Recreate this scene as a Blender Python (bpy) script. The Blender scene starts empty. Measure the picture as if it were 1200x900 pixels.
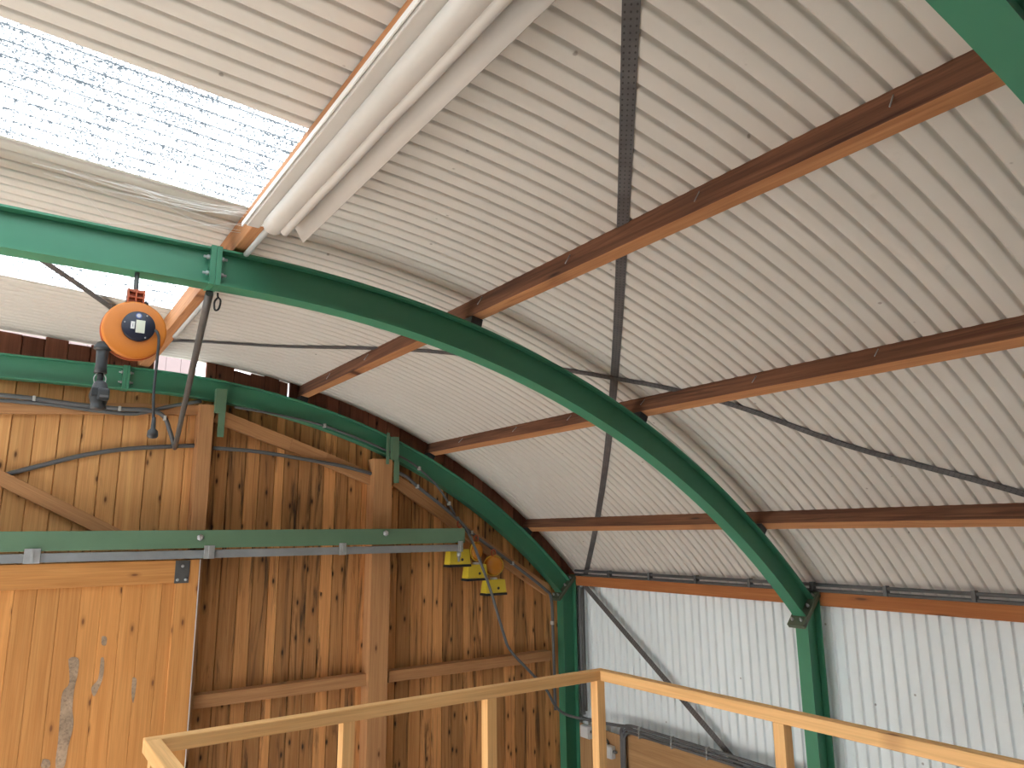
import bpy, bmesh, math, random
from mathutils import Vector, Matrix
random.seed(7)
C = bpy.context.scene.collection
SC = bpy.context.scene
ZC = 3.4                      # camera height above the concrete floor; everything below is written relative to the camera
pi = math.pi

# ------------------------------------------------------------------ camera
YAW, PITCH, ROLL, FPX = 0.611279493, 0.202028224, -0.0102109725, 843.99
_f = Vector((math.sin(YAW)*math.cos(PITCH), math.cos(YAW)*math.cos(PITCH), math.sin(PITCH)))
_r0 = Vector((math.cos(YAW), -math.sin(YAW), 0)); _u0 = _r0.cross(_f)
CR = _r0*math.cos(ROLL)+_u0*math.sin(ROLL); CU = -_r0*math.sin(ROLL)+_u0*math.cos(ROLL); CF = _f
cam = bpy.data.objects.new('camera', bpy.data.cameras.new('camera')); C.objects.link(cam)
cam.data.sensor_width = 36; cam.data.lens = FPX/1200*36; cam.data.clip_start = 0.02; cam.data.clip_end = 400
cam.matrix_world = Matrix(((CR.x, CU.x, -CF.x, 0), (CR.y, CU.y, -CF.y, 0), (CR.z, CU.z, -CF.z, ZC), (0, 0, 0, 1)))
SC.camera = cam

# ------------------------------------------------------------------ world, exposure
SC.view_settings.view_transform = 'Standard'; SC.view_settings.look = 'None'
SC.view_settings.gamma = 1; SC.view_settings.use_curve_mapping = False
SC.view_settings.exposure = 2.05
SC.cycles.use_denoising = True
SC.cycles.max_bounces = 12; SC.cycles.diffuse_bounces = 8; SC.cycles.transparent_max_bounces = 12
SC.cycles.sample_clamp_indirect = 8
w = bpy.data.worlds.new('sky'); SC.world = w; w.use_nodes = True
SKY = 1.3
nt = w.node_tree; nt.nodes.clear()
bg = nt.nodes.new('ShaderNodeBackground'); out = nt.nodes.new('ShaderNodeOutputWorld')
tc = nt.nodes.new('ShaderNodeTexCoord'); sx = nt.nodes.new('ShaderNodeSeparateXYZ'); rp = nt.nodes.new('ShaderNodeValToRGB')
rp.color_ramp.elements[0].position = 0.0; rp.color_ramp.elements[0].color = (0.88, 0.93, 1.0, 1)
rp.color_ramp.elements[1].position = 0.9; rp.color_ramp.elements[1].color = (0.68, 0.84, 1.0, 1)
nt.links.new(tc.outputs['Generated'], sx.inputs[0]); nt.links.new(sx.outputs['Z'], rp.inputs[0])
nt.links.new(rp.outputs[0], bg.inputs[0]); bg.inputs[1].default_value = SKY
nt.links.new(bg.outputs[0], out.inputs[0])
sun = bpy.data.objects.new('sun', bpy.data.lights.new('sun', 'SUN')); C.objects.link(sun)
sun.data.energy = 16.0; sun.data.color = (1.0, 0.985, 0.96); sun.data.angle = 0.01
sun.rotation_euler = Vector((-0.93, 0.08, 0.36)).to_track_quat('Z', 'Y').to_euler()   # high sun on the open left side

# ------------------------------------------------------------------ pixel helpers (1200x900 frame): a viewing ray met with a real plane
def ray(px, py): return CR*((px-600)/FPX)-CU*((py-450)/FPX)+CF
def atY(px, py, Y): d = ray(px, py); return d*(Y/d.y)
def atX(px, py, X): d = ray(px, py); return d*(X/d.x)

# ------------------------------------------------------------------ materials
def mat(name):
    m = bpy.data.materials.new(name); m.use_nodes = True
    n = m.node_tree; b = n.nodes['Principled BSDF']
    return m, n, b
def N(n, t, **kw):
    x = n.nodes.new(t)
    for k, v in kw.items(): setattr(x, k, v)
    return x
def ramp(n, src, stops):
    r = N(n, 'ShaderNodeValToRGB'); e = r.color_ramp.elements
    while len(e) < len(stops): e.new(0.5)
    for i, (p, c) in enumerate(stops):
        e[i].position = p; e[i].color = (c, c, c, 1) if not isinstance(c, tuple) else (*c, 1)
    n.links.new(src, r.inputs[0]); return r.outputs[0]
def mixc(n, fac, a, b, mode='MIX'):
    x = N(n, 'ShaderNodeMix', data_type='RGBA', blend_type=mode)
    for sock, v in ((x.inputs[0], fac), (x.inputs[6], a), (x.inputs[7], b)):
        if isinstance(v, (int, float)): sock.default_value = v
        elif isinstance(v, tuple): sock.default_value = (*v, 1)
        else: n.links.new(v, sock)
    return x.outputs[2]
def noise(n, vec, scale, detail=4, rough=0.55, dist=0.0):
    x = N(n, 'ShaderNodeTexNoise'); x.inputs['Scale'].default_value = scale; x.inputs['Detail'].default_value = detail
    x.inputs['Roughness'].default_value = rough; x.inputs['Distortion'].default_value = dist
    n.links.new(vec, x.inputs['Vector']); return x.outputs[0]
def mapped(n, vec, s):
    x = N(n, 'ShaderNodeMapping'); x.inputs['Scale'].default_value = s; n.links.new(vec, x.inputs[0]); return x.outputs[0]
def bump(n, b, h, strength, dist=0.01):
    x = N(n, 'ShaderNodeBump'); x.inputs['Strength'].default_value = strength; x.inputs['Distance'].default_value = dist
    n.links.new(h, x.inputs['Height']); n.links.new(x.outputs[0], b.inputs['Normal'])

def wood(name, lo, hi, knot=(0.10, 0.045, 0.02), knots=0.5, streaks=0.0, streak_col=(0.03, 0.02, 0.015), rough=0.75, tint_amt=0.35, stretch=1.0):
    m, n, b = mat(name)
    at = N(n, 'ShaderNodeAttribute', attribute_name='gc'); v = at.outputs['Vector']
    tn = N(n, 'ShaderNodeAttribute', attribute_name='tint')
    g = noise(n, mapped(n, v, (1.3, 26, 26)), 1.0, 5, 0.6, 0.6)
    g2 = noise(n, mapped(n, v, (2.5, 110, 110)), 1.0, 3, 0.6)
    base = mixc(n, ramp(n, g, [(0.3, 0.0), (0.72, 1.0)]), lo, hi)
    base = mixc(n, ramp(n, g2, [(0.35, 0.28), (0.6, 0.0)]), base, tuple(c*0.55 for c in lo))
    # per-plank tone
    tr = ramp(n, tn.outputs['Fac'], [(0.0, 1-tint_amt), (1.0, 1+tint_amt*0.4)])
    base = mixc(n, 1.0, base, tr, 'MULTIPLY')
    # knots
    vo = N(n, 'ShaderNodeTexVoronoi', voronoi_dimensions='2D'); vo.inputs['Scale'].default_value = 1.0; vo.inputs['Randomness'].default_value = 1
    n.links.new(mapped(n, v, (3.8/stretch, 10.0, 1)), vo.inputs['Vector'])
    sp = N(n, 'ShaderNodeSeparateColor'); n.links.new(vo.outputs['Color'], sp.inputs[0])
    has = ramp(n, sp.outputs[0], [(1-knots-0.01, 0.0), (1-knots, 1.0)])
    ring = ramp(n, vo.outputs['Distance'], [(0.03, 1.0), (0.06, 0.8), (0.09, 0.35), (0.20, 0.0)])
    kf = N(n, 'ShaderNodeMath', operation='MULTIPLY'); n.links.new(has, kf.inputs[0]); n.links.new(ring, kf.inputs[1])
    base = mixc(n, kf.outputs[0], base, knot)
    if streaks > 0:
        s = noise(n, mapped(n, v, (1.1, 17, 17)), 1.0, 6, 0.62, 0.8)
        base = mixc(n, ramp(n, s, [(0.64-0.16*streaks, 0.0), (0.80-0.16*streaks, 0.9)]), base, streak_col)
    n.links.new(base, b.inputs['Base Color']); b.inputs['Roughness'].default_value = rough
    b.inputs['Specular IOR Level'].default_value = 0.25
    bump(n, b, g2, 0.25, 0.004)
    return m
def paint(name, col, rough=0.45, var=0.12, spec=0.5, metallic=0.0, scale=3.0, dirt=None, dirt_amt=0.0):
    m, n, b = mat(name)
    tcx = N(n, 'ShaderNodeTexCoord').outputs['Object']
    f = noise(n, tcx, scale, 5, 0.6)
    c = mixc(n, ramp(n, f, [(0.3, 0.0), (0.7, 1.0)]), tuple(x*(1-var) for x in col), tuple(min(1, x*(1+var)) for x in col))
    if dirt:
        f2 = noise(n, tcx, scale*7, 6, 0.7)
        c = mixc(n, ramp(n, f2, [(0.62-dirt_amt*0.2, 0.0), (0.75, dirt_amt)]), c, dirt)
    n.links.new(c, b.inputs['Base Color']); b.inputs['Roughness'].default_value = rough
    b.inputs['Specular IOR Level'].default_value = spec; b.inputs['Metallic'].default_value = metallic
    return m

M = {}
M['plank'] = wood('gable_boards', (0.50, 0.225, 0.080), (0.70, 0.36, 0.14), knot=(0.035, 0.018, 0.01), knots=0.5, streaks=0.8, tint_amt=0.4)
M['plank_clean'] = wood('gable_boards_clean', (0.58, 0.285, 0.105), (0.74, 0.42, 0.17), knot=(0.12, 0.05, 0.02), knots=0.30, streaks=0.12, streak_col=(0.12, 0.06, 0.03), tint_amt=0.22)
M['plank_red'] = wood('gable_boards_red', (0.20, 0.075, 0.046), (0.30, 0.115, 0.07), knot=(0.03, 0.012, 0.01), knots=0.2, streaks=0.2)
M['door'] = wood('door_boards', (0.54, 0.235, 0.070), (0.69, 0.335, 0.11), knot=(0.19, 0.075, 0.028), knots=0.30, tint_amt=0.2)
M['post'] = wood('post_timber', (0.40, 0.195, 0.085), (0.53, 0.285, 0.13), knot=(0.14, 0.06, 0.03), knots=0.22, tint_amt=0.1)
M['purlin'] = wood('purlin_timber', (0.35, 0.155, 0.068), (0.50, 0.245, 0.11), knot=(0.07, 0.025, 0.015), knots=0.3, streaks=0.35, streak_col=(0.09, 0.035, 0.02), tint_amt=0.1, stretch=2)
M['purlin_stain_shade'] = wood('stained_shaded_purlin_timber', (0.085, 0.036, 0.023), (0.27, 0.125, 0.068), knot=(0.05, 0.025, 0.018), knots=0.25, streaks=0.5, streak_col=(0.06, 0.028, 0.02), tint_amt=0.1, stretch=2)  # patchy stain with the shade of the upslope side mixed into the colour
M['eave'] = wood('eave_timber', (0.36, 0.13, 0.045), (0.45, 0.175, 0.06), knot=(0.12, 0.05, 0.025), knots=0.2, tint_amt=0.1, stretch=2)
M['rail'] = wood('planed_pine', (0.70, 0.40, 0.16), (0.84, 0.53, 0.24), knot=(0.22, 0.09, 0.04), knots=0.2, tint_amt=0.1, rough=0.6)
M['ply'] = wood('plywood', (0.36, 0.20, 0.09), (0.50, 0.31, 0.15), knot=(0.2, 0.1, 0.05), knots=0.1, tint_amt=0.1)
M['green'] = paint('green_paint', (0.052, 0.225, 0.132), 0.42, 0.06, 0.4)
M['green_grey'] = paint('weathered_green_paint', (0.11, 0.20, 0.125), 0.5, 0.08, 0.4)
M['steel'] = paint('galvanised_steel', (0.42, 0.44, 0.45), 0.45, 0.15, 0.5, 0.6, 14)
M['dark_steel'] = paint('dark_steel', (0.10, 0.10, 0.10), 0.5, 0.15, 0.5, 0.3, 10)
M['rail_zinc'] = paint('dull_zinc', (0.24, 0.26, 0.275), 0.5, 0.12, 0.5, 0.2, 6)
M['plate'] = paint('haunch_plate', (0.10, 0.125, 0.085), 0.55, 0.12, 0.4)
M['conduit'] = paint('grey_conduit', (0.105, 0.11, 0.115), 0.5, 0.08, 0.4)
M['conduit_light'] = paint('pale_grey_conduit', (0.42, 0.43, 0.42), 0.5, 0.08, 0.4)
def strap_mat():
    m, n, b = mat('perforated_strap')
    v = N(n, 'ShaderNodeAttribute', attribute_name='gc').outputs['Vector']
    mp = N(n, 'ShaderNodeMapping'); mp.inputs['Scale'].default_value = (1/0.024, 1/0.0155, 0); mp.inputs['Location'].default_value = (0, 0.5, 0); n.links.new(v, mp.inputs[0])
    fr = N(n, 'ShaderNodeVectorMath', operation='FRACTION'); n.links.new(mp.outputs[0], fr.inputs[0])
    di = N(n, 'ShaderNodeVectorMath', operation='DISTANCE'); n.links.new(fr.outputs[0], di.inputs[0]); di.inputs[1].default_value = (0.5, 0.5, 0)
    f = noise(n, N(n, 'ShaderNodeTexCoord').outputs['Object'], 14, 5, 0.6)
    c = mixc(n, ramp(n, f, [(0.3, 0.0), (0.7, 1.0)]), (0.085, 0.083, 0.085), (0.135, 0.132, 0.135))
    c = mixc(n, ramp(n, di.outputs['Value'], [(0.16, 1.0), (0.20, 0.0)]), c, (0.035, 0.033, 0.033))
    n.links.new(c, b.inputs['Base Color']); b.inputs['Roughness'].default_value = 0.55; b.inputs['Metallic'].default_value = 0.2
    return m
M['strap'] = strap_mat()
M['black'] = paint('black_plastic', (0.014, 0.016, 0.02), 0.45, 0.1, 0.5)
M['rubber'] = paint('dark_grey_rubber', (0.03, 0.035, 0.04), 0.5, 0.1, 0.5)
M['hub'] = paint('navy_plastic', (0.012, 0.016, 0.035), 0.4, 0.1, 0.5)
M['orange'] = paint('orange_plastic', (0.60, 0.19, 0.022), 0.42, 0.05, 0.5)
M['orange_red'] = paint('orange_red_plastic', (0.42, 0.085, 0.025), 0.45, 0.05, 0.5)
M['white'] = paint('white_plastic', (0.72, 0.72, 0.70), 0.5, 0.05)
M['label'] = paint('pale_label', (0.66, 0.68, 0.56), 0.6, 0.04)
M['blue'] = paint('blue_sticker', (0.10, 0.16, 0.42), 0.5, 0.04)
M['box_grey'] = paint('light_grey_box', (0.60, 0.62, 0.63), 0.5, 0.04)
M['yellow'] = paint('yellow_plastic', (0.62, 0.48, 0.035), 0.45, 0.06)
M['amber'] = paint('amber_lens', (0.46, 0.17, 0.010), 0.25, 0.08, 0.6)
M['amber_rim'] = paint('amber_rim', (0.72, 0.46, 0.035), 0.35, 0.05)
M['fabric'] = paint('grey_fabric', (0.50, 0.475, 0.44), 0.7, 0.05, 0.3)
M['web'] = paint('cobweb', (0.75, 0.75, 0.73), 0.9, 0.1, 0.1)
M['scar'] = paint('weathered_scar', (0.36, 0.26, 0.18), 0.85, 0.4, 0.2, 0, 9, (0.07, 0.05, 0.04), 0.7)
M['concrete'] = paint('concrete', (0.62, 0.605, 0.58), 0.85, 0.12, 0.3, 0, 1.5)
M['deck'] = paint('deck_boards', (0.50, 0.33, 0.18), 0.8, 0.12, 0.3, 0, 2)
M['ground'] = paint('pale_gravel_ground', (0.22, 0.215, 0.20), 0.9, 0.1, 0.2, 0, 0.8)
M['facade'] = paint('pink_boards', (0.27, 0.205, 0.195), 0.8, 0.06, 0.2, 0, 2)

def sheet_mat(name, col, spots):
    m, n, b = mat(name)
    tcx = N(n, 'ShaderNodeTexCoord').outputs['Object']
    f = noise(n, tcx, 1.1, 5, 0.6)
    c = mixc(n, ramp(n, f, [(0.3, 0.0), (0.75, 1.0)]), tuple(x*0.93 for x in col), col)
    f2 = noise(n, tcx, 9, 7, 0.75)
    c = mixc(n, ramp(n, f2, [(0.60, 0.0), (0.78, spots)]), c, tuple(x*0.55 for x in col))
    vo = N(n, 'ShaderNodeTexVoronoi'); vo.inputs['Scale'].default_value = 5.5; n.links.new(tcx, vo.inputs['Vector'])
    c = mixc(n, ramp(n, vo.outputs['Distance'], [(0.03, 0.6), (0.05, 0.0)]), c, (0.12, 0.10, 0.08))
    n.links.new(c, b.inputs['Base Color']); b.inputs['Roughness'].default_value = 0.6
    b.inputs['Specular IOR Level'].default_value = 0.3
    return m
M['sheet'] = sheet_mat('off_white_roof_sheet', (0.62, 0.595, 0.55), 0.25)
M['wallsheet'] = sheet_mat('white_wall_sheet', (0.75, 0.825, 0.855), 0.15)

def skylight_mat(name, clear, dirty):
    m, n, b = mat(name); n.nodes.remove(b); o = n.nodes['Material Output']
    tcx = N(n, 'ShaderNodeTexCoord').outputs['Object']
    v1 = noise(n, tcx, 135, 3, 0.7)
    big = noise(n, tcx, 6, 4, 0.6)
    ad = N(n, 'ShaderNodeMath', operation='MULTIPLY_ADD'); n.links.new(big, ad.inputs[0]); ad.inputs[1].default_value = 0.18; n.links.new(v1, ad.inputs[2])
    speck = ramp(n, ad.outputs[0], [(0.55, 0.0), (0.60, 1.0)])
    gv = N(n, 'ShaderNodeSeparateXYZ'); n.links.new(N(n, 'ShaderNodeAttribute', attribute_name='gc').outputs['Vector'], gv.inputs[0])
    fy = N(n, 'ShaderNodeMath', operation='PINGPONG'); n.links.new(gv.outputs[1], fy.inputs[0]); fy.inputs[1].default_value = 0.5
    dirt = ramp(n, fy.outputs[0], [(0.08, 0.98), (0.15, 0.0)])                       # dirt caught along each groove
    sm = N(n, 'ShaderNodeMath', operation='MAXIMUM'); n.links.new(speck, sm.inputs[0]); n.links.new(dirt, sm.inputs[1]); speck = sm.outputs[0]
    tcol = mixc(n, speck, clear, dirty)
    tr = N(n, 'ShaderNodeBsdfTransparent'); n.links.new(tcol, tr.inputs[0])
    tl = N(n, 'ShaderNodeBsdfTranslucent'); n.links.new(tcol, tl.inputs[0])
    mx = N(n, 'ShaderNodeMixShader'); mx.inputs[0].default_value = 1.0
    n.links.new(tr.outputs[0], mx.inputs[1]); n.links.new(tl.outputs[0], mx.inputs[2]); n.links.new(mx.outputs[0], o.inputs[0])
    return m
M['skylight'] = skylight_mat('speckled_skylight', (0.90, 0.93, 0.94), (0.035, 0.040, 0.044))
M['skylight_fill'] = skylight_mat('unseen_fill_skylight', (0.88, 0.90, 0.90), (0.3, 0.3, 0.3))  # for the unseen third skylight, cleared to add light on the arch web

# ------------------------------------------------------------------ mesh builder
ORG = {}
class MB:
    def __init__(s): s.v = []; s.f = []; s.sm = []; s.gc = []; s.t = []
    def _add(s, vs, fs, gcs=None, smooth=False, tint=None):
        o = len(s.v); t = random.random() if tint is None else tint
        off = Vector((random.uniform(0, 60), random.uniform(0, 60), random.uniform(0, 60)))
        s.v += [Vector(x) for x in vs]
        s.gc += [(Vector(g)+off) for g in (gcs or vs)]
        s.t += [t]*len(vs)
        s.f += [tuple(o+i for i in q) for q in fs]; s.sm += [smooth]*len(fs)
        return s
    def box(s, lo, hi, tint=None):
        lo, hi = Vector(lo), Vector(hi); c = (lo+hi)/2
        return s.obox(c, (hi-lo)/2, (Vector((1, 0, 0)), Vector((0, 1, 0)), Vector((0, 0, 1))), tint)
    def obox(s, c, h, ax, tint=None):
        vs, gs = [], []
        order = sorted(range(3), key=lambda k: -h[k])
        for sx_ in (-1, 1):
            for sy_ in (-1, 1):
                for sz_ in (-1, 1):
                    l = (sx_*h[0], sy_*h[1], sz_*h[2])
                    vs.append(Vector(c)+ax[0]*l[0]+ax[1]*l[1]+ax[2]*l[2])
                    gs.append((l[order[0]], l[order[1]], l[order[2]]))
        return s._add(vs, [(0, 1, 3, 2), (4, 6, 7, 5), (0, 4, 5, 1), (2, 3, 7, 6), (0, 2, 6, 4), (1, 5, 7, 3)], gs, False, tint)
    def beam(s, p, q, wd, ht, side=(0, 1, 0), tint=None):
        """timber from p to q; wd along `side`, ht along the third axis"""
        p, q = Vector(p), Vector(q); a = (q-p).normalized(); sd = Vector(side); sd = (sd-a*sd.dot(a)).normalized(); up = a.cross(sd)
        return s.obox((p+q)/2, ((q-p).length/2, wd/2, ht/2), (a, sd, up), tint)
    def prism(s, poly, fr, depth, tint=None):
        """poly of (a,b) in frame fr=(origin, A, B, D), extruded along D"""
        o, A, B, D = [Vector(x) for x in fr]; n = len(poly)
        vs = [o+A*a+B*b for a, b in poly]+[o+A*a+B*b+D*depth for a, b in poly]
        fs = [tuple(range(n))[::-1], tuple(range(n, 2*n))]+[(i, (i+1) % n, n+(i+1) % n, n+i) for i in range(n)]
        return s._add(vs, fs, None, False, tint)
    def tube(s, pts, r, n=10, cap=True):
        pts = [Vector(p) for p in pts]; rs = r if isinstance(r, (list, tuple)) else [r]*len(pts)
        vs, fs, gs = [], [], []; ref = None
        for i, p in enumerate(pts):
            t = (pts[min(i+1, len(pts)-1)]-pts[max(i-1, 0)]).normalized()
            if ref is None: ref = Vector((0, 0, 1)) if abs(t.z) < 0.9 else Vector((1, 0, 0))
            ref = (ref-t*ref.dot(t)).normalized(); b = t.cross(ref)
            for k in range(n):
                a = 2*pi*k/n; vs.append(p+(ref*math.cos(a)+b*math.sin(a))*rs[i])
        for i in range(len(pts)-1):
            for k in range(n): fs.append((i*n+k, i*n+(k+1) % n, (i+1)*n+(k+1) % n, (i+1)*n+k))
        s._add(vs, fs, None, True)
        if cap:
            o = len(s.v)-len(vs); L = len(pts)-1
            s.f += [tuple(o+k for k in range(n))[::-1], tuple(o+L*n+k for k in range(n))]; s.sm += [False, False]
        return s
    def lathe(s, prof, o, ax, n=32):
        """prof of (radius, height along ax)"""
        o, ax = Vector(o), Vector(ax).normalized(); ref = Vector((0, 0, 1)) if abs(ax.z) < 0.9 else Vector((1, 0, 0))
        ref = (ref-ax*ref.dot(ax)).normalized(); b = ax.cross(ref); vs, fs = [], []
        for r, h in prof:
            for k in range(n):
                a = 2*pi*k/n; vs.append(o+ax*h+(ref*math.cos(a)+b*math.sin(a))*max(r, 1e-4))
        for i in range(len(prof)-1):
            for k in range(n): fs.append((i*n+k, i*n+(k+1) % n, (i+1)*n+(k+1) % n, (i+1)*n+k))
        fs += [tuple(range(n))[::-1], tuple((len(prof)-1)*n+k for k in range(n))]
        s._add(vs, fs, None, True); s.sm[-1] = s.sm[-2] = False
        return s
    def sweep(s, sect, frames, closed=True):
        """sect of (a,b); frames of (origin, A, B)"""
        n = len(sect); vs, fs = [], []
        for o, A, B in frames: vs += [Vector(o)+Vector(A)*a+Vector(B)*b for a, b in sect]
        for i in range(len(frames)-1):
            for k in range(n): fs.append((i*n+k, i*n+(k+1) % n, (i+1)*n+(k+1) % n, (i+1)*n+k))
        fs += [tuple(range(n))[::-1], tuple((len(frames)-1)*n+k for k in range(n))]
        return s._add(vs, fs)
    def build(s, name, m, parent=None, bevel=0, auto=False):
        if parent is not None: org = ORG[parent.name]
        else:
            xs = [v.x for v in s.v]; ys = [v.y for v in s.v]; zs = [v.z for v in s.v]
            org = Vector(((min(xs)+max(xs))/2, (min(ys)+max(ys))/2, min(zs)))
        me = bpy.data.meshes.new(name); me.from_pydata([v-org for v in s.v], [], s.f)
        me.polygons.foreach_set('use_smooth', s.sm)
        bm = bmesh.new(); bm.from_mesh(me); bmesh.ops.recalc_face_normals(bm, faces=bm.faces); bm.to_mesh(me); bm.free()
        a = me.attributes.new('gc', 'FLOAT_VECTOR', 'POINT'); a.data.foreach_set('vector', [c for g in s.gc for c in g])
        a = me.attributes.new('tint', 'FLOAT', 'POINT'); a.data.foreach_set('value', s.t)
        me.materials.append(m); me.update()
        ob = bpy.data.objects.new(name, me); C.objects.link(ob)
        if parent is not None: ob.parent = parent; ORG[ob.name] = org
        else: ob.location = org+Vector((0, 0, ZC)); ORG[ob.name] = org
        if bevel:
            b = ob.modifiers.new('edge', 'BEVEL'); b.width = bevel; b.segments = 2; b.limit_method = 'ANGLE'
        return ob
def thing(name, label, cat, org, group=None):
    o = bpy.data.objects.new(name, None); C.objects.link(o); o.empty_display_size = 0.1
    o.location = Vector(org)+Vector((0, 0, ZC)); ORG[o.name] = Vector(org)
    o['label'] = label; o['category'] = cat
    if group: o['group'] = group
    return o
def tag(o, label, cat, group=None):
    o['label'] = label; o['category'] = cat
    if group: o['group'] = group
    return o
def struct(o, label=None, cat=None):
    o['kind'] = 'structure'
    if label: o['label'] = label
    if cat: o['category'] = cat
    return o
def smooth_path(pts, k=6):
    pts = [Vector(p) for p in pts]; P = [pts[0]*2-pts[1]]+pts+[pts[-1]*2-pts[-2]]; o = []
    for i in range(1, len(P)-2):
        a, b, c, d = P[i-1:i+3]
        for j in range(k):
            t = j/k; o.append(0.5*((2*b)+(c-a)*t+(2*a-5*b+4*c-d)*t*t+(3*b-a-3*c+d)*t**3))
    return o+[pts[-1]]

# ------------------------------------------------------------------ building geometry
CX, CZ = 0.68, -4.17          # centre of the right-hand haunch curve
RI, RO = 5.15, 5.305          # steel arch, inner and outer radius
RP, RS = 5.345, 5.455          # purlin underside, roof sheet
LX = -2.30                    # centre of the left-hand curve: the crown between is flat
YG = 5.56                     # face of the boarded gable
YB = -6.0                     # rear end
FLOOR = -3.4
XW = 4.60                     # corrugated side wall
FY = (0.46, 2.965, 5.49)      # steel frames
PITCHW, AMP = 0.076, 0.0095
CROWN = 0.055                # slight fall of the nearly flat crown
def arc(r, deg): a = math.radians(deg); return CX+r*math.sin(a), CZ+r*math.cos(a)
def rad(deg): a = math.radians(deg); return Vector((math.sin(a), 0, math.cos(a))), Vector((math.cos(a), 0, -math.sin(a)))   # outward, downslope
def roof_z(x, r=RS):
    if x > CX: return CZ+math.sqrt(max(r*r-(x-CX)**2, 0))
    if x < LX: return CZ+math.sqrt(max(r*r-(x-LX)**2, 0))
    return CZ+r+CROWN*min(CX-x, x-LX)
def wave(y):
    d = abs((y/PITCHW+0.5) % 1.0-0.5)                    # broad shallow lobes with narrow grooves between
    if d < 0.14: return AMP*(2*math.cos(pi*d/0.28)**2-1)
    return -AMP*(1+0.28*math.sin(pi/2*(d-0.14)/0.36))
def roof_path():
    P = []
    for i in range(34):
        d = 47.5*(1-i/33); o, t = rad(d); P.append((Vector((CX, 0, CZ))+o*RS, o))
    for i in range(1, 9): P.append((Vector((CX+(LX-CX)*i/8, 0, roof_z(CX+(LX-CX)*i/8-1e-6))), Vector((0, 0, 1))))
    for i in range(1, 20):
        d = -47.5*i/19; o, t = rad(d); P.append((Vector((LX, 0, CZ))+o*RS, o))
    return P
SKY_Y = [(2.09, 2.77), (3.69, 4.37), (-0.80, 0.98)]  # last one is out of view, enlarged to brighten the middle arch
FRAC = (0, 0.035, 0.07, 0.105, 0.14, 0.22, 0.35, 0.5, 0.65, 0.78, 0.86, 0.895, 0.93, 0.965)
YW = math.floor(YB/PITCHW)*PITCHW
ys = [YW+PITCHW*(i+f) for i in range(int((YG+0.08-YW)/PITCHW)) for f in FRAC]
def is_sky(y): return any(a <= y < b for a, b in SKY_Y)
path = roof_path()
i0 = 33; i1 = 33+8            # flat crown between these path indices carries the skylights
mb = MB(); vs = []; fs = []
for p, o in path:
    for y in ys: vs.append(p+o*wave(y)+Vector((0, y, 0)))
W = len(ys)
for i in range(len(path)-1):
    for j in range(W-1):
        if i0 <= i < i1 and is_sky(ys[j]): continue
        fs.append((i*W+j, i*W+j+1, (i+1)*W+j+1, (i+1)*W+j))
mb._add(vs, fs, None, True)
struct(mb.build('ceiling', M['sheet']))
for k, (a, b) in enumerate(SKY_Y):
    js = [j for j in range(W-1) if is_sky(ys[j]) and a <= ys[j] < b]; js = js+[js[-1]+1]
    vs = []; fs = []
    for p, o in path[i0:i1+1]:
        for j in js: vs.append(p+o*(wave(ys[j]))+Vector((0, ys[j], 0)))
    n = len(js)
    for i in range(i1-i0):
        for j in range(n-1): fs.append((i*n+j, i*n+j+1, (i+1)*n+j+1, (i+1)*n+j))
    m_ = MB(); m_._add(vs, fs, None, True); m_.gc = [Vector((v[0], v[1]/PITCHW, 0)) for v in vs]
    struct(m_.build('window_%d' % (k+1), M['skylight' if k < 2 else 'skylight_fill']))  # window_3 is the unseen skylight, enlarged and cleared to light the arch web

# right-hand corrugated wall
vs = []; fs = []
for z in (FLOOR, -0.47):
    for y in ys: vs.append(Vector((XW-wave(y), y, z)))
for j in range(W-1): fs.append((j, j+1, W+j+1, W+j))
m_ = MB(); m_._add(vs, fs, None, True); struct(m_.build('wall_right', M['wallsheet']))
# floor, deck, rear wall, outside ground (left side of the shed stands open)
m_ = MB().box((-6.4, YB, FLOOR-0.2), (XW+0.1, YG+0.15, FLOOR)); struct(m_.build('floor', M['concrete']))
m_ = MB().box((-90, -90, FLOOR-0.5), (90, 90, FLOOR-0.21)); struct(m_.build('ground', M['ground']))
m_ = MB()
N_ = 24
poly = [(-6.2, FLOOR), (XW, FLOOR)]+[(XW-(XW+6.2)*i/N_, roof_z(XW-(XW+6.2)*i/N_)-0.02) for i in range(N_+1)]
m_.prism(poly, ((0, YB-0.06, 0), (1, 0, 0), (0, 0, 1), (0, 1, 0)), 0.05); struct(m_.build('wall_rear', M['plank_red']))
m_ = MB().box((-6.18, YB, -1.2), (-6.12, YG, -0.45)).box((-6.18, YB, FLOOR), (-6.12, 0.9, -1.21)); struct(m_.build('wall_left', M['plank_red']))
m_ = MB().box((-0.7, -1.2, -1.66), (0.44, 2.66, -1.6)); struct(m_.build('floor_deck', M['deck']))

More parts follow.
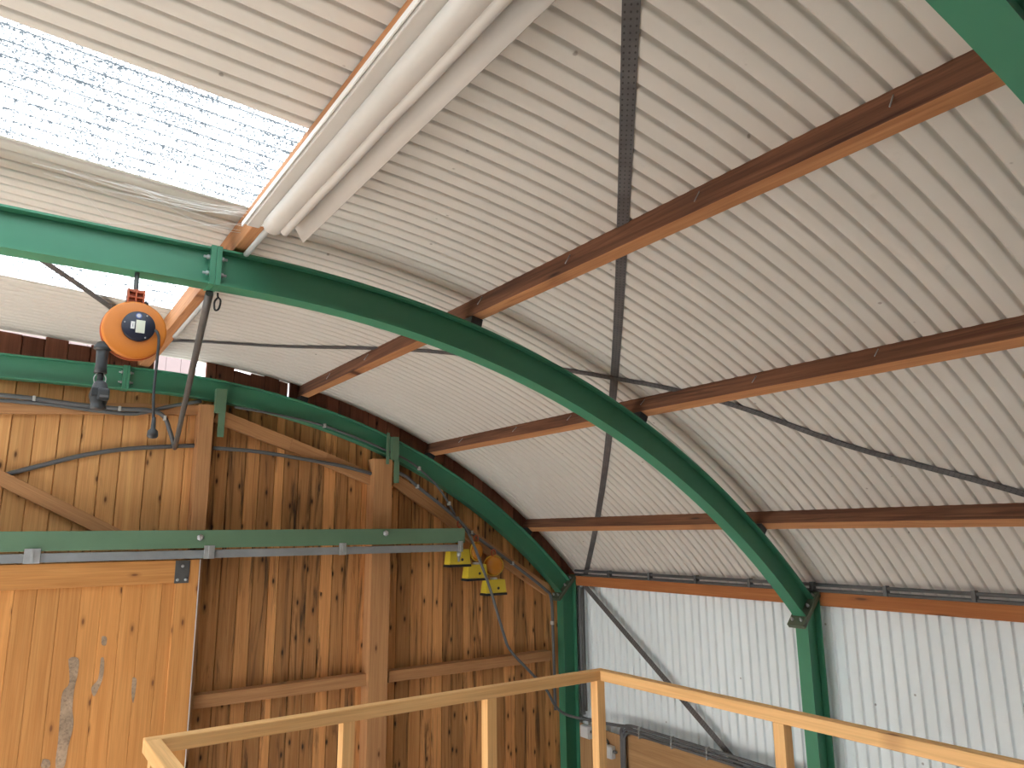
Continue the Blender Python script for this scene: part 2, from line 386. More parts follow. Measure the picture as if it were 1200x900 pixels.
# ------------------------------------------------------------------ steel frames
def isect(d, bw=0.09, tf=0.0085, tw=0.006):
    h = d/2; b = bw/2; t = tw/2
    return [(-b, -h), (b, -h), (b, -h+tf), (t, -h+tf), (t, h-tf), (b, h-tf), (b, h), (-b, h), (-b, h-tf), (-t, h-tf), (-t, -h+tf), (-b, -h+tf)]
RM = (RI+RO)/2; DEP = RO-RI; SPX = 0.60
def bolt(parent, p, ax, r=0.011, m=None):
    return MB().lathe([(r, 0), (r, 0.011), (r*0.55, 0.0115), (r*0.55, 0.024)], p, ax, 6).build('bolt', m or M['steel'], parent)
def frame(Y, label, bolts=True):
    t = thing('steel_arch_frame', label, 'steel frame', (CX, Y, FLOOR), 'green steel arch frames of the roof')
    for sgn, cx in ((1, CX), (-1, LX)):
        fr = []
        for i in range(41):
            d = 45.5*(1-i/40); o, tg = rad(d); fr.append((Vector((cx+sgn*o.x*RM, Y, CZ+o.z*RM)), (0, 1, 0), Vector((sgn*o.x, 0, o.z))))
        if sgn == 1: fr.append((Vector((SPX+0.012, Y, CZ+RM)), (0, 1, 0), (0, 0, 1)))
        MB().sweep(isect(DEP), fr).build('curved_rafter', M['green'], t)
        xi, xo = 3.69, 3.85
        m_ = MB()
        for a, b, hw in ((xi, xi+0.0085, 0.045), (xo-0.0085, xo, 0.045), (xi+0.0085, xo-0.0085, 0.003)):
            za, zb = CZ+a/math.tan(math.radians(45.95)), CZ+b/math.tan(math.radians(45.95))
            A = cx+sgn*a; B = cx+sgn*b
            m_.prism([(A, FLOOR+0.01), (B, FLOOR+0.01), (B, zb), (A, za)], ((0, Y-hw, 0), (1, 0, 0), (0, 0, 1), (0, 1, 0)), hw*2)
        m_.build('column', M['green'], t)
        MB().box((cx+sgn*3.77-0.14, Y-0.11, FLOOR), (cx+sgn*3.77+0.14, Y+0.11, FLOOR+0.012)).build('base_plate', M['plate'], t)
        for da, db, r0, r1 in ((45.5, 45.66, 5.075, 5.375), (45.67, 45.86, 5.075, 5.36)):
            poly = []
            for d, r in ((da, r0), (da, r1), (db, r1), (db, r0)):
                a = math.radians(d); poly.append((cx+sgn*r*math.sin(a), CZ+r*math.cos(a)))
            MB().prism(poly, ((0, Y-0.06, 0), (1, 0, 0), (0, 0, 1), (0, 1, 0)), 0.12).build('haunch_plate', M['plate'], t, 0.002)
        if bolts and sgn == 1:
            o, tg = rad(45.5)
            for r in (5.115, 5.235, 5.325):
                for s_ in (-1, 1):
                    if r == 5.115 or True:
                        bolt(t, Vector((cx, Y+s_*0.033, CZ))+o*r, -tg)
    xs0, xs1 = SPX-0.012, LX
    MB().sweep(isect(DEP), [(Vector((x, Y, CZ+RM)), (0, 1, 0), (0, 0, 1)) for x in (xs0, xs1)]).build('crown_beam', M['green'], t)
    for dx in (-0.011, 0.011):
        MB().box((SPX+dx-0.0105, Y-0.052, CZ+RI-0.004), (SPX+dx+0.0105, Y+0.052, CZ+RO+0.006)).build('splice_plate', M['green'], t, 0.0015)
    if bolts:
        for s_ in (-1, 1):
            for zz in (CZ+RI+0.045, CZ+RO-0.042):
                for yy in (-0.034, 0.034):
                    bolt(t, (SPX+s_*0.0215, Y+yy, zz), (s_, 0, 0), 0.010)
    return t
F2 = frame(FY[0], 'green steel arch frame crossing the top right corner, nearest the camera', False)
F1 = frame(FY[1], 'green steel arch frame sweeping across the middle, above the orange cable reel')
F0 = frame(FY[2], 'dark green steel arch frame standing against the boarded gable wall')
# green cleats that tie the gable posts to the last arch
for (px0, py0, px1, py1, wd) in ((258, 456, 253, 512, 0.075), (462, 512, 457, 566, 0.06)):
    a, b = atY(px0+2, py0, 5.40), atY(px1+4, py1, 5.40)
    MB().box((a.x-wd/2, 5.395, (a.z+b.z)/2), (a.x+wd/2, 5.445, a.z)).build('cleat', M['green_grey'], F0, 0.002)
    MB().box((a.x-0.01, 5.395, b.z), (a.x+0.035, 5.405, (a.z+b.z)/2)).build('cleat', M['green_grey'], F0, 0.001)
a = atY(455, 507, 5.39); b = atY(455, 544, 5.39)
MB().box((a.x-0.012, 5.385, b.z), (a.x+0.012, 5.393, a.z)).build('cleat', M['green_grey'], F0, 0.001)

# ------------------------------------------------------------------ purlins
def screws(t, deg, r, y0, y1, n, side=-1, wd=0.06):
    o, tg = rad(deg)
    for k in range(n):
        y = y0+(y1-y0)*(k+0.5)/n+random.uniform(-0.08, 0.08)
        p = Vector((CX, y, CZ))+o*(r+random.uniform(-0.006, 0.006))+tg*(side*(wd/2+0.0005))
        q = p+tg*side*0.018-o*0.035
        MB().tube([p+o*0.014, q], 0.0022, 6).build('screw', M['steel'], t)
def purlin(deg, label, y0=-5.9, y1=YG-0.01, nscrew=7):
    o, tg = rad(deg); c = Vector((CX, 0, CZ))+o*((RP+RS-AMP)/2)
    t = thing('purlin', label, 'roof timber', (c.x, (y0+y1)/2, c.z-0.05), 'timber purlins under the curved roof')
    h = (RS-AMP-RP)/2-0.0005
    MB().obox(c+Vector((0, (y0+y1)/2, 0)), ((y1-y0)/2, 0.0305, h), (Vector((0, 1, 0)), tg, o)).build('timber', M['purlin'], t, 0.003)
    me = bpy.data.objects[t.children[0].name].data; me.materials.append(M['purlin_stain_shade'])      # upslope side: damp stain, darkened further to paint in that side's shade
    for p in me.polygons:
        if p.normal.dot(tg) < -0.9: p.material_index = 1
    for Y in FY:
        cc = Vector((CX, Y, CZ))+o*((RO+RP)/2)
        MB().obox(cc, (0.045, 0.032, (RP-RO)/2-0.0005), (Vector((0, 1, 0)), tg, o)).build('packer', M['black'], t, 0.002)
    if nscrew: screws(t, deg, RS-0.045, 0.5, 5.3, nscrew)
    return t
purlin(12.57, 'reddish timber purlin running from the top right corner, next below the ridge')
purlin(25.45, 'timber purlin second below the ridge, crossing mid right behind the middle arch')
purlin(38.45, 'brown timber purlin lowest on the curved roof, just above the eaves conduits', nscrew=0)
# eaves timber
t = thing('eaves_beam', 'orange brown eaves timber capping the white wall under the grey conduits', 'roof timber', (4.56, 0, -0.505))
MB().obox((4.56, (YG-5.9)/2, -0.452), ((YG+5.9)/2-0.01, 0.028, 0.052), (Vector((0, 1, 0)), Vector((1, 0, 0)), Vector((0, 0, 1)))).build('timber', M['eave'], t, 0.003)
# ridge timber
t = thing('ridge_beam', 'sawn ridge timber along the edge of the skylights with pale furled fabric under it', 'roof timber', (0.70, 0, 1.15))
MB().obox((0.705, (YG-5.9)/2, 1.206), ((YG+5.9)/2-0.01, 0.035, 0.054), (Vector((0, 1, 0)), Vector((1, 0, 0)), Vector((0, 0, 1)))).build('timber', M['purlin'], t, 0.003)

# ------------------------------------------------------------------ flat bracing straps under the sheeting
RB = RS-AMP-0.006
def strap(pts, nrm, wd, name, label, holes=0, thick=0.002):
    pts = [Vector(p) for p in pts]; fr = []
    for i, p in enumerate(pts):
        tg = (pts[min(i+1, len(pts)-1)]-pts[max(i-1, 0)]).normalized(); n_ = Vector(nrm[i]); n_ = (n_-tg*n_.dot(tg)).normalized()
        fr.append((p, tg.cross(n_), n_))
    sec = [(-wd/2, 0), (wd/2, 0), (wd/2, thick), (-wd/2, thick)]
    m_ = MB().sweep(sec, fr); acc = 0; m_.gc = []
    for i, p in enumerate(pts):
        if i: acc += (p-pts[i-1]).length
        m_.gc += [Vector((acc, a, 0)) for a, b in sec]
    o = m_.build(name, M['strap'])
    return tag(o, label, 'bracing strap', 'flat steel wind bracing straps')
def surf(d, y, r=RB): o, tg = rad(d); return Vector((CX, y, CZ))+o*r, o
P = [surf(1+(46.5-1)*i/50, 0.70+(5.42-0.70)*i/50) for i in range(51)]
strap([p for p, n in P], [n for p, n in P], 0.046, 'bracing_strap', 'perforated grey strap dropping steeply from the top centre to the far eaves corner')
def s2(d):
    K = [(0.3, 5.16), (7.7, 4.70), (12.2, 4.12), (15.1, 3.74), (20.4, 3.20), (22.5, 2.975), (25.0, 2.66), (27.5, 2.44), (32.6, 2.085), (37.1, 1.46), (46, 0.50)]
    for (a, ya), (b, yb) in zip(K, K[1:]):
        if d <= b: return ya+(yb-ya)*(d-a)/(b-a)
    return K[-1][1]
raw = [0.3+45.7*i/60 for i in range(61)]; yy = [s2(d) for d in raw]
for _ in range(6): yy = [yy[0]]+[(yy[i-1]+2*yy[i]+yy[i+1])/4 for i in range(1, 60)]+[yy[-1]]
P = [surf(d, y, RB-0.004) for d, y in zip(raw, yy)]
strap([p for p, n in P], [n for p, n in P], 0.046, 'bracing_strap', 'grey strap sagging from the gable ridge to the right edge above the lowest purlin')
P = [Vector((-0.60+1.26*i/20, 2.95+2.1*i/20-0.12*math.sin(pi*i/20), CZ+RB)) for i in range(21)]
strap(P, [Vector((0, 0, 1))]*21, 0.042, 'bracing_strap', 'dark slotted strap crossing the bright skylight behind the orange cable reel')
P = [Vector((4.535, 5.34-2.32*i/10, -0.49-1.64*i/10)) for i in range(11)]
strap(P, [Vector((1, 0, 0))]*11, 0.05, 'bracing_strap', 'dark diagonal strap across the white corrugated wall')

# ------------------------------------------------------------------ boarded gable wall
XL = -6.0
hole0, hole1 = atY(181, 428, YG).x, atY(242, 428, YG).x
slit = atY(338, 455, YG).x
def arch_top(x):
    if x > CX: return CZ+math.sqrt(max(RO*RO-(x-CX)**2, 0))
    return CZ+RO
up, clean, red = MB(), MB(), MB()
x = -6.0; XP = atY(252, 500, 5.42).x
edges = [x]
while x < 4.66:
    wd = random.uniform(0.095, 0.125) if x > 1.2 else random.uniform(0.115, 0.14)
    nx = min(x+wd, 4.70)
    for s_ in (hole0, hole1, slit, 1.2):
        if x < s_-0.03 and nx > s_-0.03: nx = s_
    edges.append(nx); x = nx
for x0, x1 in zip(edges, edges[1:]):
    g = random.uniform(-0.003, 0.003); c = 0.0045
    mid = (x0+x1)/2
    gap = 0.0
    if -0.9 < mid < hole0: gap = random.choice((0.012, 0.02, 0.006, 0.022, 0.015))
    elif hole1 < mid < slit: gap = random.choice((0.0, 0.018, 0.008, 0.02, 0.0))
    def top(xx): return roof_z(xx)-(0.012 if gap == 0 else 0.012+gap*random.uniform(0.8, 1.2)) if xx > -5.9 else -0.3
    za, zb = top(x0), top(x1)
    if hole0-0.01 < x0 and x1 < hole1+0.01: za = zb = arch_top(mid)-0.05
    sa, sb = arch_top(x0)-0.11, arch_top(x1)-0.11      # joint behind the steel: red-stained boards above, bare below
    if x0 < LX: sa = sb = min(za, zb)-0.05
    y0 = YG+g; y1 = YG+0.026
    tnt = random.random()
    slot = 0.011 if abs(x0-slit) < 1e-6 else 0
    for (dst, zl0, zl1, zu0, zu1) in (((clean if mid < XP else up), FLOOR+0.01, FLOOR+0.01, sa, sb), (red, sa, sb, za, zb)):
        if min(zu0-zl0, zu1-zl1) < 0.01: continue
        if slot and dst is red: x0 += slot
        vs = [(x0+c, y0, zl0), (x1-c, y0, zl1), (x1-c, y0, zu1), (x0+c, y0, zu0),
              (x0, y0+c*2.6, zl0), (x1, y0+c*2.6, zl1), (x1, y0+c*2.6, zu1), (x0, y0+c*2.6, zu0),
              (x0, y1, zl0), (x1, y1, zl1), (x1, y1, zu1), (x0, y1, zu0)]
        fs = [(0, 1, 2, 3), (0, 3, 7, 4), (1, 5, 6, 2), (4, 7, 11, 8), (5, 9, 10, 6), (8, 11, 10, 9), (3, 2, 6, 10, 11, 7), (0, 4, 8, 9, 5, 1)]
        dst._add(vs, fs, [(v[2], v[0], v[1]) for v in vs], False, tnt)
wg = clean.build('wall_back', M['plank_clean']); struct(wg)
struct(up.build('upper_boards', M['plank'], wg)); struct(red.build('eaves_boards', M['plank_red'], wg))

# neighbouring building glimpsed through the missing boards
d0, d1 = atY(120, 428, 14), atY(230, 428, 14)
t = thing('neighbouring_building', 'pale pink boarded building outside, glimpsed through the hole under the roof', 'building', ((d0.x+d1.x)/2, 16, FLOOR))
m_ = MB(); xx = d0.x-3
while xx < d1.x:
    m_.box((xx, 14, FLOOR-0.2), (min(xx+0.245, d1.x), 14.06, 4.2)); xx += 0.25
m_.box((d0.x-3, 14.05, FLOOR-0.2), (d1.x-0.01, 18, 4.15)); m_.build('boarded_wall', M['facade'], t)
MB().prism([(13.7, 4.15), (18.3, 4.15), (16, 5.2)], ((d0.x-3.2, 0, 0), (0, 1, 0), (0, 0, 1), (1, 0, 0)), d1.x-d0.x+3.15).build('roof', M['facade'], t)

# posts on the gable
def post(px_l, px_r, py_t, py_ref, label, ztop=None):
    YF = 5.425
    a, b = atY(px_l, py_ref, YF), atY(px_r, py_ref, YF); zt = atY(px_l, py_t, YF).z
    o = MB().box((a.x, YF, FLOOR+0.005), (b.x, YG-0.004, zt)).build('timber_post', M['post'], None, 0.004)
    tag(o, label, 'timber post'); return a.x, b.x
post(234.5, 251.5, 473, 480, 'square timber post rising to the arch above the sliding door corner')
post(437, 459, 537, 600, 'square timber post in the middle of the gable wall, under the arch cleat')

def board(pts, wd, name, label, y0=5.50, th=0.045, m='post', cat='timber board'):
    """nailing boards in the gable plane: pts are picture points of the centre line"""
    t = None; Q = [atY(px, py, y0) for px, py in pts]
    if len(Q) == 2:
        o = MB().beam(Q[0]+Vector((0, th/2, 0)), Q[1]+Vector((0, th/2, 0)), th, wd).build(name, M[m], None, 0.003)
        return tag(o, label, cat)
    t = thing(name, label, cat, (sum((q.x for q in Q), 0)/len(Q), y0, min(q.z for q in Q)-wd/2))
    for a, b in zip(Q, Q[1:]):
        MB().beam(a+Vector((0, th/2, 0)), b+Vector((0, th/2, 0)), th, wd).build('segment', M[m], t, 0.003)
    return t
board([(253, 486), (341, 521), (382, 538), (438, 562)], 0.10, 'arched_nailing_board', 'slanting nailing board between the two gable posts, jointed in three lengths')
board([(464, 563), (520, 602), (580, 648), (643, 692)], 0.10, 'arched_nailing_board', 'slanting nailing board right of the middle post that carries the warning lamps')
board([(-40, 477), (100, 478), (233, 480)], 0.075, 'arched_nailing_board', 'nailing board behind the conduits at the top of the left gable boards')
board([(-30, 545), (140, 629)], 0.085, 'diagonal_brace', 'diagonal timber brace on the boards above the left end of the track beam')
for (a, b, y, lab) in (((225, 816), (431, 789.5), 5.46, 'horizontal timber rail between the sliding door and the middle post, dusty on top'),
                       ((456, 785), (645, 764), 5.46, 'horizontal timber rail between the middle post and the corner column')):
    p, q = atY(*a, y), atY(*b, y); z = (p.z+q.z)/2
    o = MB().box((p.x, y, z-0.085), (q.x, YG-0.004, z)).build('wall_rail', M['post'], None, 0.003); tag(o, lab, 'timber rail')

# ------------------------------------------------------------------ sliding door and its track
YD = 5.30
zb_t, zb_b = atY(300, 620.7, YD).z, atY(300, 641.0, YD).z
xr = atY(545, 630, YD).x
t = thing('door_track', 'green steel track beam with grey runner rail above the sliding door', 'door track', ((xr-3)/2, YD, zb_b-0.08))
MB().box((-3.4, YD, zb_b), (xr, YD+0.10, zb_t)).build('beam', M['green_grey'], t, 0.003)
zr = atY(300, 643.3, YD).z; zr2 = atY(300, 652.5, YD).z
m_ = MB(); hw = 0.045
m_.prism([(YD+0.002, zr), (YD+hw*2, zr), (YD+hw*2, zr2), (YD+hw*2-0.02, zr2), (YD+hw*2-0.02, zr2+0.004), (YD+hw*2-0.004, zr2+0.004), (YD+hw*2-0.004, zr-0.004),
          (YD+0.006, zr-0.004), (YD+0.006, zr2+0.004), (YD+0.022, zr2+0.004), (YD+0.022, zr2), (YD+0.002, zr2)],
         ((-3.4, 0, 0), (0, 1, 0), (0, 0, 1), (1, 0, 0)), xr-0.03+3.4)
m_.build('runner_rail', M['rail_zinc'], t)
for px in (39, 246, 402, 540):
    p = atY(px, 640, YD-0.012); hwid = {39: 0.042, 246: 0.034, 402: 0.028, 540: 0.022}[px]
    b = MB().box((p.x-hwid, YD-0.012, zr2-0.004), (p.x+hwid, YD-0.002, zr+0.03)).build('bracket', M['steel'], t, 0.002)
    MB().box((p.x-0.007, YD-0.022, zr2), (p.x+0.007, YD-0.012, zr+0.026)).build('rib', M['steel'], b)
for px, py in ((234.5, 630), (452, 625)):
    p = atY(px, py, YD); bolt(t, (p.x, YD, p.z), (0, -1, 0), 0.022)
p = atY(540, 645, YD)
MB().lathe([(0.018, 0), (0.018, 0.05), (0.01, 0.05), (0.01, 0.085)], (p.x, YD+0.03, zr2), (0, 0, -1), 12).build('end_stop', M['steel'], t)

YO = 5.335
dx1 = atY(234, 660, YO).x; zt = atY(120, 658.5, YO).z
t = thing('door_1', 'wide sliding door of orange boards with a top rail', 'sliding door', ((dx1-3)/2, YO, FLOOR+0.02)); t['kind'] = 'structure'
m_ = MB(); x = -3.2; sx0 = atY(207, 660, YO).x
while x < dx1-0.01:
    x2 = min(x+random.uniform(0.108, 0.122), dx1); c = 0.002; y0 = YO+0.022
    vs = []
    for z in (FLOOR+0.03, zt-0.01): vs += [(x+c, y0, z), (x2-c, y0, z), (x2, y0+0.004, z), (x2, y0+0.03, z), (x, y0+0.03, z), (x, y0+0.004, z)]
    fs = [(i, (i+1) % 6, 6+(i+1) % 6, 6+i) for i in range(6)]+[(5, 4, 3, 2, 1, 0), (6, 7, 8, 9, 10, 11)]
    m_._add(vs, fs, [(v[2], v[0], v[1]) for v in vs]); x = x2
m_.build('boards', M['door'], t)
zh = atY(120, 687, YO).z
MB().box((-3.2, YO-0.004, zh), (sx0, YO+0.022, zt)).build('top_rail', M['door'], t, 0.003)
MB().box((sx0+0.002, YO, FLOOR+0.02), (dx1, YO+0.0215, zt)).build('stile', M['door'], t, 0.003)
MB().box((dx1, YO+0.002, FLOOR+0.02), (dx1+0.006, YO+0.05, zt-0.002)).build('edge_strip', M['white'], t)
a, b = atY(206, 657, YO-0.006), atY(221, 683, YO-0.006)
pl = MB().box((a.x, YO-0.008, b.z), (b.x, YO-0.004, a.z)).build('corner_plate', M['dark_steel'], t, 0.001)
for fx, fz in ((0.22, 0.15), (0.78, 0.15), (0.5, 0.75)):
    MB().lathe([(0.010, 0), (0.010, 0.005), (0.004, 0.008)], (a.x+(b.x-a.x)*fx, YO-0.008, b.z+(a.z-b.z)*fz), (0, -1, 0), 10).build('bolt_head', M['steel'], pl)
def scar(pts):
    q = [atY(px, py, YO+0.0215) for px, py in pts]
    q = smooth_path([q[-1]]+q+[q[0]], 5); q = q[5:-1]
    MB().prism([(p.x, p.z) for p in q], ((0, YO+0.0195, 0), (1, 0, 0), (0, 0, 1), (0, 1, 0)), 0.004).build('weathered_patch', M['scar'], t)
scar([(80, 773), (92, 772), (91, 790), (87, 808), (85, 830), (86, 850), (80, 875), (75, 899), (65, 899), (68, 868), (70, 840), (73, 812), (81, 800)])
scar([(118, 772), (122, 773), (121, 792), (116, 806), (110, 816), (107, 806), (115, 795)])
scar([(155, 795), (160, 796), (159, 808), (156, 824), (154, 812)])
scar([(119, 746), (125, 747), (124, 756), (119, 755)])
scar([(50, 890), (58, 891), (58, 899), (48, 899)])

# ------------------------------------------------------------------ handrail
t = thing('guard_rail', 'pale pine guard rail with square posts around the platform edge', 'guard rail', (1.38, 2.62, -1.6))
ZT, ZB = -0.617, -0.661
MB().box((0.436, 2.598, ZB), (2.332, 2.643, ZT)).build('top_rail', M['rail'], t, 0.003)
MB().box((0.436, -2.0, ZB), (0.481, 2.597, ZT)).build('top_rail', M['rail'], t, 0.003)
MB().box((2.287, -2.0, ZB), (2.332, 2.597, ZT)).build('top_rail', M['rail'], t, 0.003)
for (x0, y0) in ((0.438, 2.50), (1.075, 2.599), (1.685, 2.599), (2.270, 2.599), (2.287, 1.655), (2.287, 0.7), (0.438, 1.5)):
    MB().box((x0, y0, -1.66), (x0+0.045, y0+0.045, ZB)).build('post', M['rail'], t, 0.002)
m_ = MB().box((0.44, 2.596, -1.80), (2.34, 2.646, -1.66)).box((2.29, -2.0, -1.80), (2.335, 2.595, -1.66)); struct(m_.build('trim_1', M['post']))

# ------------------------------------------------------------------ furled fabric under the ridge
t = thing('furled_blind', 'pale grey furled fabric blind with long rolls hanging along the ridge timber', 'blind', (0.70, 1.5, 1.04))
YN = 0.56
MB().prism([(0.622, 1.146), (0.622, 1.128), (0.626, 1.128), (0.628, 1.140), (0.70, 1.146)], ((0, YN, 0), (1, 0, 0), (0, 0, 1), (0, 1, 0)), 2.64-YN).build('mounting_rail', M['white'], t)
MB().box((0.63, YN, 1.118), (0.676, 2.60, 1.136)).build('batten', M['fabric'], t, 0.003)
m_ = MB()
prof = []
for k in range(16):
    a = 2*pi*k/16; prof.append((0.694+0.038*math.cos(a)*(1+0.06*math.cos(3*a)), 1.088+0.034*math.sin(a)))
m_.sweep([(a, b) for a, b in prof], [((0, y, 0), (1, 0, 0), (0, 0, 1)) for y in [YN+(2.48-YN)*i/20 for i in range(21)]]); m_.sm = [len(f) == 4 for f in m_.f]
m_.build('fabric_roll', M['fabric'], t)
MB().tube([(0.724+0.001*math.sin(i), YN+(2.44-YN)*i/20, 1.058) for i in range(21)], 0.0155, 14).build('hem_tube', M['fabric'], t)
sec = [(0.735, 1.105), (0.752, 1.112), (0.770, 1.098), (0.786, 1.072), (0.802, 1.043), (0.7995, 1.042), (0.783, 1.069), (0.767, 1.094), (0.752, 1.107), (0.737, 1.101)]
m_ = MB(); m_.sweep(sec, [((0, y, 0), (1, 0, 0), (0, 0, 1)) for y in (YN, 2.465)]); m_.sm = [len(f) == 4 for f in m_.f]
m_.build('fabric_flap', M['fabric'], t)

# ------------------------------------------------------------------ conduits
def pipe(pts, r, name, label, cat='conduit', m='conduit', group=None, k=6):
    o = MB().tube(smooth_path(pts, k), r, 8).build(name, M[m]); return tag(o, label, cat, group)
def gp(pts, Y): return [atY(px, py, Y) for px, py in pts]
pipe([(0.712, 0.56, 1.128), (0.712, 2.40, 1.128), (0.712, 2.91, 1.128)], 0.012, 'conduit', 'pale conduit emerging from the fabric rolls at the ridge joint', m='conduit_light')
pipe([(0.715, 3.03, 1.128), (0.715, 3.8, 1.128), (0.715, 4.43, 1.128)], 0.012, 'conduit', 'pale conduit clipped under the ridge timber beside the cable reel', m='conduit_light')
E = [(0.60, 3.0, 0.965), (0.62, 3.05, 0.955)]; end = atY(205, 525, 5.52)
pipe([E[0], Vector(E[0]).lerp(end, 0.5), end], 0.016, 'conduit', 'straight dark pipe slanting down from the arch joint to the gable conduits', m='dark_steel')
pipe(gp([(-40, 460), (0, 463), (40, 467), (90, 474), (140, 479), (175, 481), (192, 488), (199, 505), (204, 522)], 5.47), 0.015, 'conduit', 'upper grey conduit along the top left boards, bending down at its right end')
pipe(gp([(-40, 466), (0, 469), (60, 474), (110, 481), (150, 485), (170, 483), (200, 476), (236, 470)], 5.482), 0.013, 'conduit', 'lower grey conduit along the top left boards, rising to the post top')
pipe(gp([(-50, 573), (0, 558), (50, 545), (100, 533), (150, 526), (203, 523), (232, 522)], 5.53), 0.015, 'conduit', 'grey conduit arching over the left boards to the first post')
pipe(gp([(250, 525), (300, 529), (350, 537), (400, 546), (439, 556)], 5.48), 0.014, 'conduit', 'grey conduit across the slanting board between the two posts')
pipe(gp([(275, 477), (330, 487), (380, 499), (430, 518), (453, 528), (475, 538), (491, 549), (511, 568), (526, 590), (533, 603)], 5.44), 0.009, 'conduit', 'thin grey conduit following the underside of the gable arch')
pipe(gp([(462, 552), (477, 559), (489, 570), (517, 592), (540, 612), (552, 624), (600, 660), (638, 690), (646, 702), (648, 740), (650, 800), (651, 832)], 5.44), 0.014, 'conduit', 'grey conduit following the slanting board down to the corner column')
pipe(gp([(536, 606), (550, 627), (562, 656), (575, 692), (590, 742), (598, 762), (620, 786), (640, 808), (650, 826)], 5.33)+[atY(661, 836, 5.40), atX(680, 842, 4.36), atX(700, 844, 4.46)], 0.012, 'conduit', 'grey flexible conduit hanging past the warning lamps to the corner column')
def saddle(o, px, py, Y):
    p = atY(px, py, Y); org = o.location-Vector((0, 0, ZC)); ORG[o.name] = org
    MB().box((p.x-0.009, Y-0.022, p.z-0.016), (p.x+0.009, Y+0.018, p.z+0.016)).build('saddle', M['conduit_light'], o, 0.003)
for o in [x for x in C.objects if x.name.startswith('conduit')]:
    if 'slanting board down' in o.get('label', ''):
        for q in ((489, 570), (552, 624), (600, 660), (647, 730), (650, 795)): saddle(o, *q, 5.44)
    if 'underside' in o.get('label', ''):
        for q in ((380, 499), (491, 549), (526, 590)): saddle(o, *q, 5.44)
    if 'upper grey' in o.get('label', ''):
        for q in ((40, 467), (140, 479), (193, 490)): saddle(o, *q, 5.47)
# eaves pair
t = thing('eaves_conduits', 'pair of grey conduits clipped along the top of the eaves timber', 'conduit', (4.50, 0, -0.42))
for z in (-0.367, -0.403):
    MB().tube([(4.507, -5.5, z), (4.507, 5.42, z)], 0.0115, 10).build('conduit', M['conduit'], t)
y = 0.45
while y < 5.3:
    MB().box((4.488, y-0.012, -0.412), (4.53, y+0.012, -0.350)).build('clip', M['conduit'], t, 0.002); y += 0.50
# low wall bundle
t = thing('wall_conduits', 'bundle of grey conduits along the top of the plywood, turning down beside the boxes', 'conduit', (4.46, 4.3, -1.7))
for k in range(3):
    x_ = 4.468-0.006*k; z_ = -1.590-0.026*k
    MB().tube(smooth_path([(x_, 2.6, z_-0.01), (x_, 3.6, z_), (x_, 4.5, z_+0.002), (x_, 4.72-0.01*k, z_), (x_-0.004, 4.80-0.02*k, z_-0.03), (x_-0.004, 4.825-0.024*k, z_-0.10), (x_-0.004, 4.83-0.024*k, z_-0.5), (x_-0.004, 4.83-0.024*k, -3.3)]), 0.012, 8).build('conduit', M['conduit'], t)
MB().tube(smooth_path([(4.47, 4.70, -1.600), (4.455, 4.9, -1.615), (4.45, 5.15, -1.635), (4.45, 5.30, -1.635)]), 0.014, 8).build('conduit', M['conduit'], t)
for y in (3.9, 4.25, 4.6):
    MB().box((4.445, y-0.005, -1.662), (4.485, y+0.005, -1.575)).build('clip', M['conduit_light'], t, 0.001)
pipe([(4.545, 5.37, -0.52), (4.545, 5.37, -1.0), (4.54, 5.36, -1.60)], 0.013, 'conduit', 'dark vertical conduit down the white wall beside the corner column', m='dark_steel')
pipe([(4.553, 5.414, -0.52), (4.553, 5.414, -1.0), (4.553, 5.414, -1.64)], 0.022, 'conduit', 'thick grey conduit tucked between the corner column and the white wall')
tag(MB().box((4.492, 3.0, FLOOR+0.005), (4.51, 4.80, -1.655)).build('plywood_panel', M['ply'], None, 0.002), 'brown plywood panel low on the wall under the conduit bundle', 'panel')
tag(MB().box((4.492, 4.81, FLOOR+0.005), (4.51, 5.40, -1.70)).build('plywood_panel', M['ply'], None, 0.002), 'narrow plywood panel behind the two junction boxes', 'panel')
for (y, z, s_, lab) in ((5.27, -1.745, 0.052, 'light grey junction box beside the corner column, upper of two'), (4.985, -1.845, 0.05, 'light grey junction box half hidden by the corner rail post')):
    t = thing('junction_box', lab, 'junction box', (4.46, y, z-s_))
    MB().box((4.442, y-s_*1.1, z-s_), (4.491, y+s_*1.1, z+s_)).build('housing', M['box_grey'], t, 0.006)
    MB().box((4.432, y-s_, z-s_*0.9), (4.441, y+s_, z+s_*0.9)).build('lid', M['box_grey'], t, 0.003)
    MB().lathe([(0.012, 0), (0.012, 0.03), (0.008, 0.03), (0.008, 0.04)], (4.466, y-s_*1.1, z+0.01), (0, -1, 0), 12).build('cable_gland', M['conduit'], t)
MB_ = pipe([(4.465, 5.16, -1.735), (4.465, 5.08, -1.735), (4.462, 5.0, -1.76), (4.462, 4.985, -1.79)], 0.008, 'cable', 'short dark cable linking the two junction boxes', 'cable', 'rubber')

